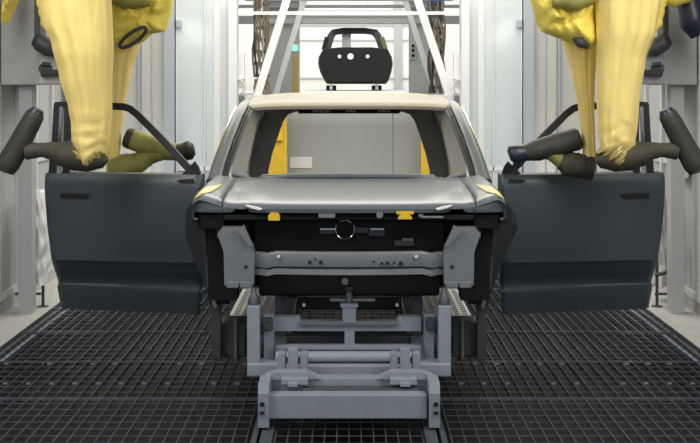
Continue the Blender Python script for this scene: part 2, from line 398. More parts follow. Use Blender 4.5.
for sg in (-1, 1):
    # fender: top shelf, shoulder, flare down to the wheel arch
    k = MB(); rows = []
    for i in range(29):
        y0_ = 1.18*i/28; y = y0_+.05*(1-y0_/1.22)
        zl = lerp_table([(0, 1.165), (.15, 1.12), (.4, 1.08), (.75, 1.02), (.93, .80), (1.0, .55), (1.04, .42), (1.3, .42)], y)[0]
        fl = lerp_table([(0, 1.0), (.5, 1.02), (.9, 1.03), (1.05, 1.01), (1.3, 1.01)], y)[0]
        r = []
        for x in (.812, .85, .89, .92, .95, .97, .985, .995): r.append((sg*x, y, hood_z(x, y0_)))
        z0 = r[-1][2]
        for q in range(1, 11):
            u = q/10; z = z0-(z0-zl)*u
            xx = .998+(fl-.998)*math.sin(min(1, u*1.15)*PI/2)
            r.append((sg*xx, y, z))
        r.append((sg*(fl-.03), y, zl-.012))
        rows.append(r)
    # the nose of the fender
    n0 = rows[0]
    for yy_, kz, ix in ((.049, .12, .001), (.048, .40, .002), (.048, .75, .003), (.052, 1.0, .006), (.10, 1.03, .006)):
        rows.insert(0, [(x-sg*ix, yy_+.05*(min(.9, abs(x))/.8)**2-.05+.03*max(0, (abs(x)-.9)/.1), z+(1.188+notch(x)-z)*kz if i < 10 else min(z, 1.188)) for i, (x, y, z) in enumerate(n0)])
    k.grid(rows); fd = k.build('fender', 'paint', car, 45, thick=.005)
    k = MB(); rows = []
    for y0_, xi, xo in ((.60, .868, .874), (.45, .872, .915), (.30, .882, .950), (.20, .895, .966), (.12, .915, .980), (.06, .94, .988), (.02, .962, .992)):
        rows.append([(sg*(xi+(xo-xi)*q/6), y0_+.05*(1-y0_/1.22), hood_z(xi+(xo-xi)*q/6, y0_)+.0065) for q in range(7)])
    k.grid(rows); yf = k.build('yellow_strip', 'ystrip', fd, 60, thick=.003); yf['label'] = 'pale yellow strip'  # pale yellow strip laid along the fender top
    # hinge pillar and rocker
    k = MB(); k.ring([[(sg*.99, y, z) for y, z in ((1.06, .42), (1.28, .42), (1.26, 1.24), (1.1, 1.24))], [(sg*.86, y, z) for y, z in ((1.06, .42), (1.28, .42), (1.26, 1.24), (1.1, 1.24))]])
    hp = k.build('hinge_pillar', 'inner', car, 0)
    k = MB(); k.tube([(sg*.985, 1.03, .66), (sg*.985, 1.02, .52), (sg*.96, 1.03, .40)], [.015, .022, .015], 8); k.build('flange_highlight', 'beam', hp)  # lighter tube stands in for the highlight on the flange edge
    for zz in (.72, 1.1): k = MB(); k.box(sg*.99, sg*1.09, 1.17, 1.24, zz, zz+.07, .008); k.build('door_hinge', 'doordark', hp, 0)
    k = MB(); k.ring([[(sg*x, yy, z) for x, z in ((.95, .50), (1.01, .50), (1.11, .75), (1.17, .90), (1.17, 1.10), (1.08, 1.2), (.95, 1.2))] for yy in (1.0, 1.05)]); k.build('dark_gap_panel', 'black', hp, 0)  # added black panel, stands in for the dark gap between door and pillar
    k = MB(); k.box(sg*.84, sg*1.0, 1.2, 4.45, .42, .56, .02); k.build('rocker_sill', 'paint', car, 0)
    # A pillar with its roof rail
    k = MB(); pth = [(sg*.985, 1.15, 1.285), (sg*.965, 1.3, 1.40), (sg*.92, 1.55, 1.585), (sg*.87, 1.80, 1.755), (sg*.845, 1.95, 1.825), (sg*.82, 2.3, 1.865), (sg*.80, 3.2, 1.875), (sg*.80, 4.2, 1.85)]
    k.tube(pth, [.06, .05, .046, .046, .046, .042, .04, .04], 14, .75, ref=(sg*1, -.2, 0)); ap = k.build('windshield_pillar', 'paint', car, 50)
    k = MB(); k.bar([(p[0]-sg*.055, p[1]+.0, p[2]-.01) for p in pth[:5]], .012, .05); k.build('window_seal', 'black', ap, 0)
    k = MB(); k.bar([(p[0]-sg*.072, p[1]+.03, p[2]-.01) for p in pth[:5]], .03, .03); k.build('inner_flange', 'mech', ap, 0)
    k = MB(); k.tube([(p[0]+sg*.048, p[1], p[2]) for p in pth[:5]], .009, 8); k.build('drip_rail', 'chrome', ap)
    # middle pillar and rear side
    k = MB(); k.ring([[(sg*a, y0, z) , (sg*(a-d), y0, z), (sg*(a-d), y0+wd, z), (sg*a, y0+wd, z)] for a, d, y0, wd, z in ((.99, .13, 2.22, .32, .5), (.99, .14, 2.26, .24, 1.1), (.965, .13, 2.32, .18, 1.35), (.885, .12, 2.42, .15, 1.7), (.81, .14, 2.48, .15, 1.86))])
    k.build('middle_pillar', 'cabin', car, 30)
    k = MB(); rows = []
    for y in (3.2, 3.32, 3.5, 3.8, 4.1, 4.35, 4.45):
        zl = lerp_table([(3.2, .5), (3.35, .85), (3.7, 1.0), (4.1, .9), (4.3, .55), (4.5, .5)], y)[0]
        top = lerp_table([(3.2, 1.30), (3.35, 1.55), (3.6, 1.82), (4.5, 1.82)], y)[0]
        rows.append([(sg*lerp_table([(.4, 1.0), (1.0, 1.04), (1.3, .99), (1.85, .80)], zl+(top-zl)*q/10)[0], y, zl+(top-zl)*q/10) for q in range(11)])
    k.grid(rows); k.build('rear_quarter', 'paint', car, 50, thick=.01)
    # crash rail end plate of the front structure
    xa, xb = sg*.785, sg*.60
    k = MB()
    olx = [(.80, 1.10), (.66, 1.10), (.655, 1.02), (.61, .99), (.595, .93), (.60, .74), (.785, .735), (.79, .95), (.83, 1.06)]
    k.ring([[(sg*x, y, z) for x, z in olx] for y in (-.04, .06)])
    cp = k.build('crash_plate', 'beam', car, 0)
    k = MB(); k.ring([[(sg*x, y, z) for x, z in ((.71, 1.09), (.675, 1.05), (.62, .985), (.60, .99), (.66, 1.12))] for y in (-.075, -.04)]); k.build('gusset', 'beam', cp, 0)
    k = MB()
    for x0 in (.61, .695): k.box(sg*x0, sg*(x0+.075), -.05, .0, .722, .76, .004)
    k.build('flange_tab', 'beam', cp, 0)
    k = MB(); k.tube([(sg*.65, -.03, .855), (sg*.65, -.046, .855)], .012, 10); k.build('bolt_hole', 'bolt', cp)
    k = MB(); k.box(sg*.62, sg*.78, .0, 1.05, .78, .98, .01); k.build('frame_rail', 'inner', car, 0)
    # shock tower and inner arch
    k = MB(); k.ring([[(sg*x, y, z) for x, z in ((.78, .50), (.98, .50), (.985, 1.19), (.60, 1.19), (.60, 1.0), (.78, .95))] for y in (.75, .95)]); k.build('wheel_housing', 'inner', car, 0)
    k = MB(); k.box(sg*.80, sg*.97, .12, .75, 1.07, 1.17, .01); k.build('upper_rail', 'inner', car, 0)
    k = MB(); k.tube([(sg*.87, .42, 1.10), (sg*.87, .40, .98)], .01, 8); k.tube([(sg*.93, .2, 1.10), (sg*.93, .19, 1.085)], .014, 8); k.build('clip', 'beam', car)
    # white piece standing in for the highlight by the hood lip notch
    k = MB(); k.ring([[(sg*x, y, z) for x, z in ((.655, 1.238), (.60, 1.230), (.55, 1.215), (.565, 1.207), (.62, 1.220))] for y in (-.008, .03)]); k.build('lip_highlight', 'wclip', car, 0)
# crash beam, slightly bowed
k = MB(); pts = []
def bow(x): return -.02-.07*(1-(x/.63)**2)+(.05 if abs(x) > .56 else 0)
xs = [-.63, -.57, -.52, -.46, -.3, -.15, 0, .15, .3, .46, .52, .57, .63]
sec = [(0, .945), (-.02, .955), (-.03, .945), (-.035, .90), (-.03, .865), (.0, .855), (-.025, .848), (-.028, .815), (0, .808), (.06, .81), (.06, .95)]
k.ring([[(x, bow(x)+a, z+(-.014 if abs(x) > .5 else 0)) for a, z in sec] for x in xs]); bb = k.build('bumper_beam', 'beam', car, 30)
k = MB()
for x, z, r in ((-.245, .895, .012), (-.175, .895, .013), (-.21, .915, .006), (.155, .90, .007), (.205, .888, .009), (.325, .885, .014), (.24, .89, .012), (.28, .892, .007)):
    k = MB(); k.tube([(x, bow(x)-.02, z), (x, bow(x)-.042, z)], r, 10); k.build('bolt_hole', 'bolt', bb)
for sx in (-.44, .42):
    k = MB(); k.box(sx-.012, sx+.012, bow(sx)-.055, bow(sx)-.03, .915, .935, .006); k.build('weld_pad', 'boxl', bb, 0)
# upper crossmember with clips
k = MB(); k.box(-.80, .80, .06, .2, 1.135, 1.172, .01); k.box(-.72, .72, .045, .07, 1.14, 1.16, .006); uc = k.build('lock_crossmember', 'inner', car, 0)
k = MB(); k.prism([(-.51, 1.142), (-.44, 1.142), (-.437, 1.17), (-.45, 1.19), (-.50, 1.19), (-.513, 1.17)], -.005, .04); k.build('yellow_clip', 'yclip', uc, 0)
k = MB(); k.prism([(.31+.045*math.cos(a*PI/8)+.045, 1.150+.045*math.sin(a*PI/8)*.9) for a in range(9)], -.005, .04); k.box(.30, .41, -.004, .04, 1.182, 1.20); k.build('yellow_clip', 'yclip', uc, 0)
k = MB(); k.prism([(-.19, 1.16), (-.09, 1.16), (-.085, 1.185), (-.195, 1.185)], -.005, .04); k.build('steel_clip', 'beam', uc, 0); k = MB(); k.tube([(.195, -.003, 1.178), (.195, .04, 1.178)], .022, 12); k.build('steel_clip', 'beam', uc, 0)
k = MB(); k.box(.45, .60, .0, .04, 1.155, 1.168, .004); k.box(.44, .47, .0, .04, 1.166, 1.18); k.build('latch_rod', 'beam', uc, 0)
# radiator carrier: dark sheet with emblem ring and bars
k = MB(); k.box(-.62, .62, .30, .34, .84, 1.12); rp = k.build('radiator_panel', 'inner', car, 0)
k = MB()
rc = (X(345, .27), .27, Z(229.5, .27))
k.tube([(rc[0]+.062*math.cos(a*PI/16), .27, rc[2]+.062*math.sin(a*PI/16)) for a in range(33)], .0042, 8); k.build('ring', 'chrome', rp)
k = MB()
k.box(X(320, .27), X(335.5, .27), .255, .30, Z(229.8, .27), Z(228, .27)); k.build('grille_bar', 'chrome', rp, 0)
k = MB(); k.box(X(370, .27), X(384, .27), .255, .30, Z(229.8, .27), Z(228, .27)); k.build('grille_bar', 'chrome', rp, 0)
for a, c, e, g_ in ((320, 335, 230.5, 234), (369, 385, 230.5, 236), (394, 414, 240, 246), (355, 369, 227, 233)):
    k = MB(); k.box(X(a, .27), X(c, .27), .262, .30, Z(g_, .27), Z(e, .27), .004); k.build('bracket', 'mech', rp, 0)
k = MB(); k.box(X(402, .27), X(413, .27), .25, .27, Z(240.5, .27), Z(238, .27)); k.build('grille_bar', 'beam', rp, 0)
# firewall, lower panel, floor
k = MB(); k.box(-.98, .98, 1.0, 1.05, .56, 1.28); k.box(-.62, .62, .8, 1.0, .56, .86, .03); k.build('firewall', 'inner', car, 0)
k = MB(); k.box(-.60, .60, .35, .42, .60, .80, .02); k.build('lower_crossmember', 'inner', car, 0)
k = MB(); k.tube([(X(345, .3), .30, .705), (X(345, .3), .33, .705)], .022, 12)
k.build('tow_eye', 'beam', car)
for p in (304, 397): k = MB(); k.tube([(X(p, .34), .33, Z(305, .34)), (X(p, .34), .36, Z(305, .34))], .010, 10); k.build('bolt', 'wclip', car)
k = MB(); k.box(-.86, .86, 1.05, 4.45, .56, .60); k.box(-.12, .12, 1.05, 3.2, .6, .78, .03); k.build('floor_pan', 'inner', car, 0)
# cowl
k = MB(); k.grid([[(x, 1.22+.03*(1-(x/.8)**2)-.03, z0) for x in [(-.80+1.6*i/20) for i in range(21)]] for z0 in (1.29,)] + [[(x, 1.30, 1.27) for x in [(-.80+1.6*i/20) for i in range(21)]], [(x, 1.42, 1.26) for x in [(-.80+1.6*i/20) for i in range(21)]]]); k.build('cowl', 'paint', car, 50, thick=.01)
k = MB(); k.tube([(-.66, 1.26, 1.285), (-.64, 1.26, 1.318), (-.4, 1.25, 1.326), (0, 1.245, 1.328), (.4, 1.25, 1.326), (.62, 1.26, 1.318), (.65, 1.26, 1.285)], .022, 10); k.build('cowl_rail', 'paint', car)
k = MB(); k.box(-.70, .70, 1.5, 1.6, 1.10, 1.24, .03); k.build('dash_beam', 'cabin', car, 0)
for sg in (-1, 1):
    k = MB(); k.tube([(sg*.70, 1.27, 1.29), (sg*.76, 1.29, 1.315), (sg*.86, 1.33, 1.33)], [.015, .02, .02], 10); k.build('cowl_corner', 'paint', car)
# roof with its front header
k = MB(); rows = []
for y, z, hw in ((1.93, 1.812, .84), (1.885, 1.815, .86), (1.88, 1.832, .872), (1.905, 1.853, .875), (1.98, 1.873, .87), (2.15, 1.895, .855), (2.5, 1.922, .825), (3.1, 1.93, .785), (3.8, 1.915, .78), (4.3, 1.885, .78), (4.42, 1.85, .78)):
    rows.append([(u*hw, y+.09*abs(u)**3*(1 if y < 2 else .2), z-.03*abs(u)**5) for u in [(-1+2*i/30) for i in range(31)]])
k.grid(rows); k.build('roof', 'roof', car, 50, thick=.008)
k = MB(); k.box(-.80, .80, 1.97, 2.06, 1.803, 1.822, .006); k.build('roof_header', 'cabin', car, 0)
# rear opening frame
YR = 4.25
sR = 1
inn = [(X(268, YR), .75), (X(268, YR), 1.15), (X(272, YR), 1.32), (X(278, YR), 1.50), (X(283, YR), 1.64), (X(288, YR), 1.71), (X(296, YR), 1.735), (0, 1.74)]
inn = inn+[(-x, z) for x, z in reversed(inn[:-1])]
outr = [(-1.0, .62), (-1.0, 1.15), (-.98, 1.32), (-.92, 1.5), (-.86, 1.66), (-.82, 1.80), (-.76, 1.85), (0, 1.885)]
outr = outr+[(-x, z) for x, z in reversed(outr[:-1])]
k = MB(); k.plate_hole(outr, inn, YR, YR+.1); k.build('tailgate_frame', 'cabin', car, 30)
k = MB()
for a, c in ((313, 331), (346, 356), (378, 391)): 
    for q in range(3):
        k = MB(); p0 = a+(c-a)*q/3; k.box(X(p0, YR), X(p0+(c-a)/3.8, YR), YR-.03, YR+.0, Z(112, YR), Z(110, YR)); k.build('wire_clip', 'wclip', car, 0)
k = MB(); k.box(-.5, .5, YR-.02, YR, Z(113.5, YR), Z(110, YR)); k.build('wire_harness', 'black', car, 0)

# doors ---------------------------------------------------------
def door(sg, hx, hy, ang, L):
    """hinge at (hx, hy); local u runs from hinge to latch edge, d is outward (towards the camera)"""
    ca, sa = math.cos(ang), math.sin(ang)
    def T(u, d, z): return (hx+sg*(u*ca), hy+u*sa-d, z)
    def skin(u, z):
        d = lerp_table([(.31, -.12), (.44, -.085), (.485, -.075), (.50, -.125), (.52, -.12), (.66, -.022), (.70, .012), (.9, .035), (1.15, .045), (1.27, .038), (1.315, .012)], z)[0]
        e = min(u, L-u)
        return d-.02*max(0, 1-e/.03)**2
    zs = [.315, .34, .40, .455, .485, .497, .508, .53, .58, .63, .66, .68, .70, .74, .82, .9, 1.0, 1.1, 1.18, 1.23, 1.265, 1.29, 1.305, 1.315]
    us = [0, .01, .03, .08, .2, .35, .5, .65, .8, .95, 1.08, L-.06, L-.03, L-.01, L]
    up = lambda z: z+.028*max(0, min(1, (z-1.0)/.28))
    def edge(u, z):    # hinge edge leans, latch edge leans in towards the sill
        k0 = .03*max(0, (.75-z))/.4
        k1 = lerp_table([(.3, -.085), (.7, -.045), (1.0, -.015), (1.2, .0), (1.32, .0)], z)[0]
        return k0+(L+k1-k0)*u/L
    bz = lambda u, z: z-.018*(1-u/L) if z < .5 else up(z)
    k = MB()
    fr = [[T(edge(u, z), skin(u, z), bz(u, z)) for u in us] for z in zs]
    k.grid(fr); dr = k.build('door', 'door', car, 35)
    k = MB()
    bk = [[T(edge(u, z), -.18, bz(u, z)) for u in us] for z in zs]
    per = lambda g: g[0]+[r[-1] for r in g[1:]]+list(reversed(g[-1][:-1]))+[r[0] for r in reversed(g[1:-1])]
    k.ring([per(fr), per([[T(edge(u, z), skin(u, z)-.012, bz(u, z)) for u in us] for z in zs]), per(bk)], cap=False); k.grid(bk); k.build('inner_panel', 'doordark', dr, 30)
    # handle recess near the latch edge
    u0, u1, z0, z1 = L-.345, L-.13, 1.155, 1.195
    k = MB(); k.ring([[T(x, .046, z) for x, z in rrect(u0, u1, z0, z1, .012)], [T(x, .0, z) for x, z in rrect(u0, u1, z0, z1, .012)]]); h = k.build('handle_recess', 'black', dr, 0)
    k = MB(); k.ring([[T(x, d, z) for x, z in rrect(u0-.012, u1+.004, z1-.004, z1+.006, .004)] for d in (.052, .03)]); k.build('handle_rim', 'doordark', dr, 0)
    # mirror mount at the hinge end of the belt line
    k = MB(); k.ring([[T(x, d, z) for x, z in ((.05, 1.288), (.165, 1.288), (.185, 1.303), (.155, 1.311), (.06, 1.316))] for d in (.052, .02)]); k.build('mirror_mount', 'black', dr, 0)
    # window frame
    A = [(.03, 1.30), (.055, 1.33), (.30, 1.59), (.50, 1.785), (.555, 1.825), (.60, 1.838), (.75, 1.846), (1.08, 1.85), (1.13, 1.845)]
    k = MB(); k.bar([T(u, -.045, z) for u, z in A], .052, .05, ref=(0, -1, 0)); k.bar([T(u, -.045, z) for u, z in ((1.035, 1.83), (1.042, 1.5), (1.05, 1.30))], .045, .05, ref=(0, -1, 0)); k.bar([T(u, -.045, z) for u, z in ((1.115, 1.86), (1.13, 1.6), (1.16, 1.30))], .05, .05, ref=(0, -1, 0)); k.build('window_frame', 'black', dr, 40)
    k = MB(); k.bar([T(u, -.02, z) for u, z in ((1.078, 1.84), (1.09, 1.6), (1.10, 1.30))], .026, .03, ref=(0, -1, 0)); k.build('latch_trim', 'chrome', dr, 40)
    k = MB(); k.ring([[T(x, d, z) for x, z in ((.0, 1.30), (.20, 1.30), (.06, 1.44), (.03, 1.40))] for d in (-.02, -.06)]); k.build('mirror_triangle', 'black', dr, 0)
    k = MB(); k.tube([T(.0, .05, 1.10), T(.07, .06, 1.05), T(.09, .06, .96), T(.06, .05, .89), T(.0, .04, .86)], [.02, .03, .03, .025, .015], 10); k.build('hinge_cover', 'doordark', dr)
door(-1, -1.075, 1.18, math.radians(8), 1.20)
door(1, 1.11, 1.18, math.radians(8), 1.255)

# ---------------------------------------------------------------- the carrier skid under the car
sk = thing('carrier_skid', (0, 0, 0), 'grey steel carrier skid with upright pins under the front of the car', 'skid')
k = MB(); y = -.68; k.box(X(267, y), X(427, y), y, y+.10, Z(419, y), Z(395, y), .006); fb = k.build('front_beam', 'skid', sk, 0)
k = MB(); k.box(X(303, -.58), X(420, -.58), -.58, -.5, .205, .222, .004); k.build('wear_strip', 'skiddark', fb, 0)
for sg in (-1, 1):
    m_ = lambda p, yy: sg*abs(X(p, yy)+0.006)
    y = -.72
    k = MB(); k.ring([[(sg*x, yy, z) for yy, z in ((y, .035), (y, .23), (y+.02, .285), (y+.22, .285), (y+.3, .20), (y+.3, .035))] for x in (.460, .522)]); ep = k.build('end_plate', 'skid', sk, 0)
    k = MB(); k.tube([(sg*.498, y-.012, .17), (sg*.498, y, .17)], .014, 10); k.box(sg*.485, sg*.512, y-.02, y, .115, .13); k.build('bolt', 'bolt', ep, 0)
    k = MB(); k.box(sg*.45, sg*.54, -.42, 4.2, .05, .16, .008); k.build('runner', 'skid', sk, 0)
    # riser post with L-shaped foot and locating pin
    y = -.1
    k = MB(); k.box(m_(246, y), m_(258.5, y), y, y+.09, Z(372, y), Z(306, y), .006); po = k.build('riser_post', 'skid', sk, 0)
    k = MB(); k.box(m_(246, y), m_(281, y), y-.01, y+.14, Z(377, y), Z(363, y), .012); k.build('foot', 'skid', po, 0)
    k = MB(); xc = m_(252, y); k.tube([(xc, y+.045, Z(307, y)), (xc, y+.045, Z(300, y)), (xc, y+.045, Z(297, y)), (xc, y+.045, Z(289, y))], [.036, .036, .026, .014], 14); k.build('locating_pin', 'skiddark', po)
    y = .1
    k = MB(); k.box(m_(263, y), m_(273, y), y, y+.07, Z(368, y), Z(314, y), .005); ip = k.build('inner_post', 'skid', sk, 0)
    k = MB(); k.box(m_(261, y), m_(272, y), y-.05, y, Z(330, y), Z(317, y), .01); k.tube([(m_(267, y), y-.08, Z(323, y)), (m_(267, y), y-.05, Z(323, y))], .018, 10); k.build('stop_block', 'skiddark', ip, 0)
    # clamp tower
    y = -.28
    k = MB(); k.box(m_(277, y), m_(284.5, y), y, y+.08, Z(380, y), Z(353, y), .004); k.box(m_(299, y), m_(306.5, y), y, y+.08, Z(380, y), Z(353, y), .004); k.box(m_(275, y), m_(309, y), y-.03, y+.1, Z(382, y), Z(374, y), .004); ct = k.build('clamp_tower', 'skid', sk, 0)
    k = MB(); k.box(m_(287, y), m_(297, y), y-.02, y+.07, Z(372, y), Z(348, y), .006); k.build('clamp_jaw', 'skid', ct, 0)
    k = MB(); k.tube([(m_(277, y), y+.03, Z(360, y)), (m_(307, y), y+.03, Z(360, y))], .012, 8); k.build('pivot_rod', 'skiddark', ct)
    # toothed seat bracket on the top rail
    y = -.5
    k = MB(); k.ring([[(sg*x, yy, z) for x, z in ((.50, .255), (.50, .275), (.43, .298), (.25, .298), (.17, .26))] for yy in (y, y+.1)]); k.box(sg*.24, sg*.40, y-.06, y, .24, .275, .004); k.box(sg*.30, sg*.36, y-.09, y-.03, .235, .26, .004); k.build('seat_bracket', 'skid', sk, 0)
y = -.48
k = MB(); k.box(-.51, .505, y, y+.10, Z(391, y), Z(378, y), .005); k.build('top_rail', 'skid', sk, 0)
y = .15
k = MB(); k.ring([[(x, yy, z) for x, z in ((X(274, y), Z(331, y)), (X(421, y), Z(331, y)), (X(421, y), Z(317, y)), (X(399, y), Z(317, y)), (X(396, y), Z(322, y)), (X(302, y), Z(322, y)), (X(299, y), Z(317, y)), (X(274, y), Z(317, y)))] for yy in (y, y+.08)]); cb = k.build('cross_beam', 'skid', sk, 0)
k = MB(); k.box(X(299, y), X(398, y), y-.03, y, Z(324.5, y), Z(320.5, y), .003); k.build('beam_lip', 'beam', cb, 0)
k = MB(); k.box(X(340.5, y), X(358, y), y-.04, y+.05, Z(306.5, y), Z(303, y), .003); k.box(X(342.5, y), X(356, y), y-.035, y+.05, Z(322, y), Z(306, y), .005); k.box(X(344.5, y), X(354.5, y), y-.02, y+.05, Z(368, y), Z(331, y), .004); cp = k.build('centre_post', 'skid', sk, 0)
k = MB(); k.tube([(X(349, y), y, Z(304, y)), (X(349, y), y, Z(294, y)), (X(349, y), y, Z(292, y)), (X(349, y), y, Z(288, y))], [.026, .024, .018, .028], 12); k.build('locating_pin', 'skiddark', cp)
k = MB(); k.box(X(330, y), X(375, y), y-.01, y+.03, Z(301, y), Z(298.8, y)); k.build('cross_pin', 'beam', cp, 0)
y = .05
k = MB(); k.box(X(276, y), X(421, y), y, y+.07, Z(350, y), Z(346, y), .003); k.build('upper_rail', 'skid', sk, 0)
k = MB(); yy = -.02; zc = Z(357, yy); k.tube([(X(276, yy), yy, zc), (X(420, yy), yy, zc)], .038, 16); k.build('cross_tube', 'skid', sk)
k = MB(); yy = -.12; k.box(X(284, yy), X(416, yy), yy, yy+.06, Z(377, yy), Z(365.5, yy), .008); k.build('lower_rail', 'skid', sk, 0)
for yy in (1.2, 2.8, 4.0):
    k = MB(); k.box(-.54, .54, yy, yy+.1, .06, .16, .006); k.build('cross_member', 'skiddark', sk, 0)
    for sg in (-1, 1):
        k = MB(); k.box(sg*.46, sg*.54, yy, yy+.09, .16, .56, .006); k.build('rear_post', 'skiddark', sk, 0)
# guide stands beside the skid
for sg in (-1, 1):
    t = thing('guide_stand', (sg*.88, 1.25, 0), 'dark steel guide stand on the grating under the %s wheel arch' % ('left' if sg < 0 else 'right'), 'stand', 'guide stands beside the skid')
    k = MB(); k.box(sg*.76, sg*.98, 1.22, 1.5, .0, .25, .01); k.build('base', 'mech', t, 0)
    k = MB(); k.box(sg*.93, sg*1.0, 1.12, 1.18, .0, .40, .006); k.build('upright', 'mech', t, 0)
    k = MB(); k.tube([(sg*.83, 1.19, .0), (sg*.83, 1.19, .3)], .012, 8); k.build('rod', 'beam', t)

# ---------------------------------------------------------------- paint robots
def sleeve(name, m, parent, table, y, depth, folds=7, seed=0, wr=.035, yslope=0, gather=False, py1=165):
    rnd = random.Random(seed); ph = [rnd.uniform(0, 6.28) for _ in range(8)]
    k = MB(); rings = []; n = 96
    p0 = table[0][0]; N = 70
    for i in range(N+1):
        py = p0+(table[-1][0]-p0)*i/N; l, r = lerp_table(table, py)
        yy = y+yslope*(i/N)
        s = S(y); xc = ((l+r)/2-CX)/s; hw = (r-l)/2/s; hd = min(depth, hw*1.05); z = CAMZ-(py-CY)/s
        ring = []
        g = max(0, (i/N-.72)/.28) if gather else 0
        for q in range(n):
            a = 2*PI*q/n
            f_ = wr*(2.6*noise.noise(Vector((math.cos(a)*1.5+ph[0], math.sin(a)*1.5+ph[1], i*.022)))+2.0*noise.noise(Vector((math.cos(a)*3.4+ph[2], math.sin(a)*3.4, i*.04+ph[3])))+.7*noise.noise(Vector((math.cos(a)*7, math.sin(a)*7+ph[4], i*.10))))
            f_ += g*.20*noise.noise(Vector((math.cos(a)*1.3+ph[5], math.sin(a)*1.3, i*.55+1.2*math.sin(a))))
            ring.append((xc+math.cos(a)*hw*(1+f_*.18), yy-math.sin(a)*hd*(1+f_*1.6), z+g*.02*math.sin(3*a+ph[7])))
        rings.append(ring)
    k.ring(rings); return k.build(name, m, parent, 80)
def blob(pts, rad, n=20, wr=0, seed=0):
    rnd = random.Random(seed); k = MB(); pts = [Vector(p) for p in pts]; P = []; R = []
    for i in range(len(pts)-1):
        for q in range(6):
            u = q/6; uu = u*u*(3-2*u)
            P.append(pts[i].lerp(pts[i+1], u)); R.append((rad[i]+(rad[i+1]-rad[i])*uu)*(1+wr*math.sin((i*6+q)*2.3+seed)))
    P.append(pts[-1]); R.append(rad[-1]); k.tube(P, R, n); return k

def near_robot(sg, dx, label):
    YN = .62
    m = (lambda p: p+dx) if sg < 0 else (lambda p: 2*CX-p+dx)
    Wp = lambda p, q, y=YN: W(m(p), q, y)
    t = thing('paint_robot', (sg*2.9, 3.7, 0), label, 'robot', 'near paint robots')
    tb = [(-45, 30, 114), (0, 40, 111), (24, 43, 112), (44, 52, 113), (77, 60, 112), (108, 69, 112), (125, 71.5, 111), (140, 72, 110), (152, 75, 108), (163, 80, 102)]
    if sg > 0: tb = [(-45, 594, 668), (0, 596, 661), (30, 597, 656), (60, 597, 645), (100, 597, 639), (123, 598, 637), (140, 599, 635), (152, 602, 632), (163, 608, 626)]
    sl = sleeve('forearm_cover', 'fabric', t, tb, YN, .21, 7, 3 if sg < 0 else 11, .03, gather=True)
    # shoulder part of the cover, rising to the wall carriage
    k = blob([Wp(72, -30), Wp(70, -55, 1.2), (sg*2.45, 2.4, 3.35), (sg*2.65, 2.9, 3.3)], [.24, .26, .26, .24], 24, .03, 2); k.build('upper_arm_cover', 'fabric', t, 80)
    k = blob([Wp(56, -25, 1.0), Wp(47, 0, 1.05), Wp(49, 22, 1.05), Wp(60, 40, 1.0)], [.07, .075, .06, .03], 16, .08, 5); k.build('cover_tail', 'fabric2', t, 80)
    ym = 2.55; k = MB(); k.box(X(m(34), ym), X(m(40), ym), ym, ym+.2, Z(40, ym), Z(-40, ym), .01); k.build('cable_duct', 'mech', t, 0)
    k = blob([W(m(34), 40, ym), W(m(39), 42, ym), W(m(47), 47, ym), W(m(56), 52, ym)], [.05, .075, .075, .05], 18); k.build('elbow_motor', 'mech', t, 50)
    # wrist and bell
    k = MB(); rings = []; cc0, cc1 = (Wp(95, 143), Wp(78, 162)); ax = (cc1-cc0).normalized(); vv = Vector((0, 1, 0)); uu = ax.cross(vv).normalized()
    for i in range(29):
        u = i/28; r = .105+.022*math.sin(u*PI)-.03*u
        rings.append([cc0.lerp(cc1, u)+(uu*math.cos(2*PI*q/48)+vv*math.sin(2*PI*q/48))*(r*(1+.22*noise.noise(Vector((math.cos(2*PI*q/48)*1.2, math.sin(2*PI*q/48)*1.2+sg, i*.42))))) for q in range(48)])
    k.ring(rings); k.build('gathered_cuff', 'cuff', t, 80)
    k = blob([Wp(101, 150), Wp(97, 157), Wp(86, 158), Wp(74, 156), Wp(64, 154), Wp(52, 151), Wp(42, 150), Wp(26, 151)], [.05, .085, .095, .100, .090, .062, .050, .06], 24, .02, 1); k.build('wrist_cover', 'olived', t, 80)
    k = blob([Wp(36, 113), Wp(34.5, 116), Wp(30, 124), Wp(20, 143), Wp(8, 164), Wp(5, 171)], [.058, .066, .070, .075, .080, .066], 24)
    at = k.build('atomizer', 'gun', t, 60)
    k = MB(); k.tube([Wp(38.2, 109), Wp(35.8, 113.4)], [.040, .058], 20); k.build('bell_cup', 'navy', at)
    # wall carriage and its post
    yb = 2.75; k = MB()
    a, c = sorted((X(m(-2), yb), X(m(41), yb))) if sg < 0 else sorted((X(m(41), yb), X(m(-2), yb)))
    k.box(sg*3.005, X(m(41), yb), yb, yb+1.1, Z(85, yb), Z(-60, yb), .012); bs = k.build('carriage', 'box', t, 0)
    k = MB(); k.box(X(m(39), yb-.1), X(m(61), yb-.1), yb-.1, yb+.5, Z(84, yb-.1), Z(54, yb-.1), .01); k.build('valve_box', 'boxl' if sg < 0 else 'frame', bs, 0)
    k = MB(); k.tube([(X(m(46), yb-.1), yb-.14, Z(69, yb)), (X(m(46), yb-.1), yb-.10, Z(69, yb))], .055, 14); k.tube([(X(m(44), yb-.1), yb-.17, Z(74, yb)), (X(m(64), yb-.1), yb-.2, Z(73, yb))], .03, 10); k.tube([(X(m(44), yb-.1), yb-.17, Z(64, yb)), (X(m(53), yb-.1), yb-.17, Z(65, yb))], .018, 10); k.build('connector', 'mech', bs)
    k = MB(); k.box(X(m(15), yb), X(m(29), yb), yb+.1, yb+.24, .0, Z(84, yb), .008); k.build('post', 'wallg', t, 0)
near_robot(-1, 0, 'nearer paint robot in a yellow cover at the left door')
near_robot(1, 5, 'nearer paint robot in a yellow cover at the right door')

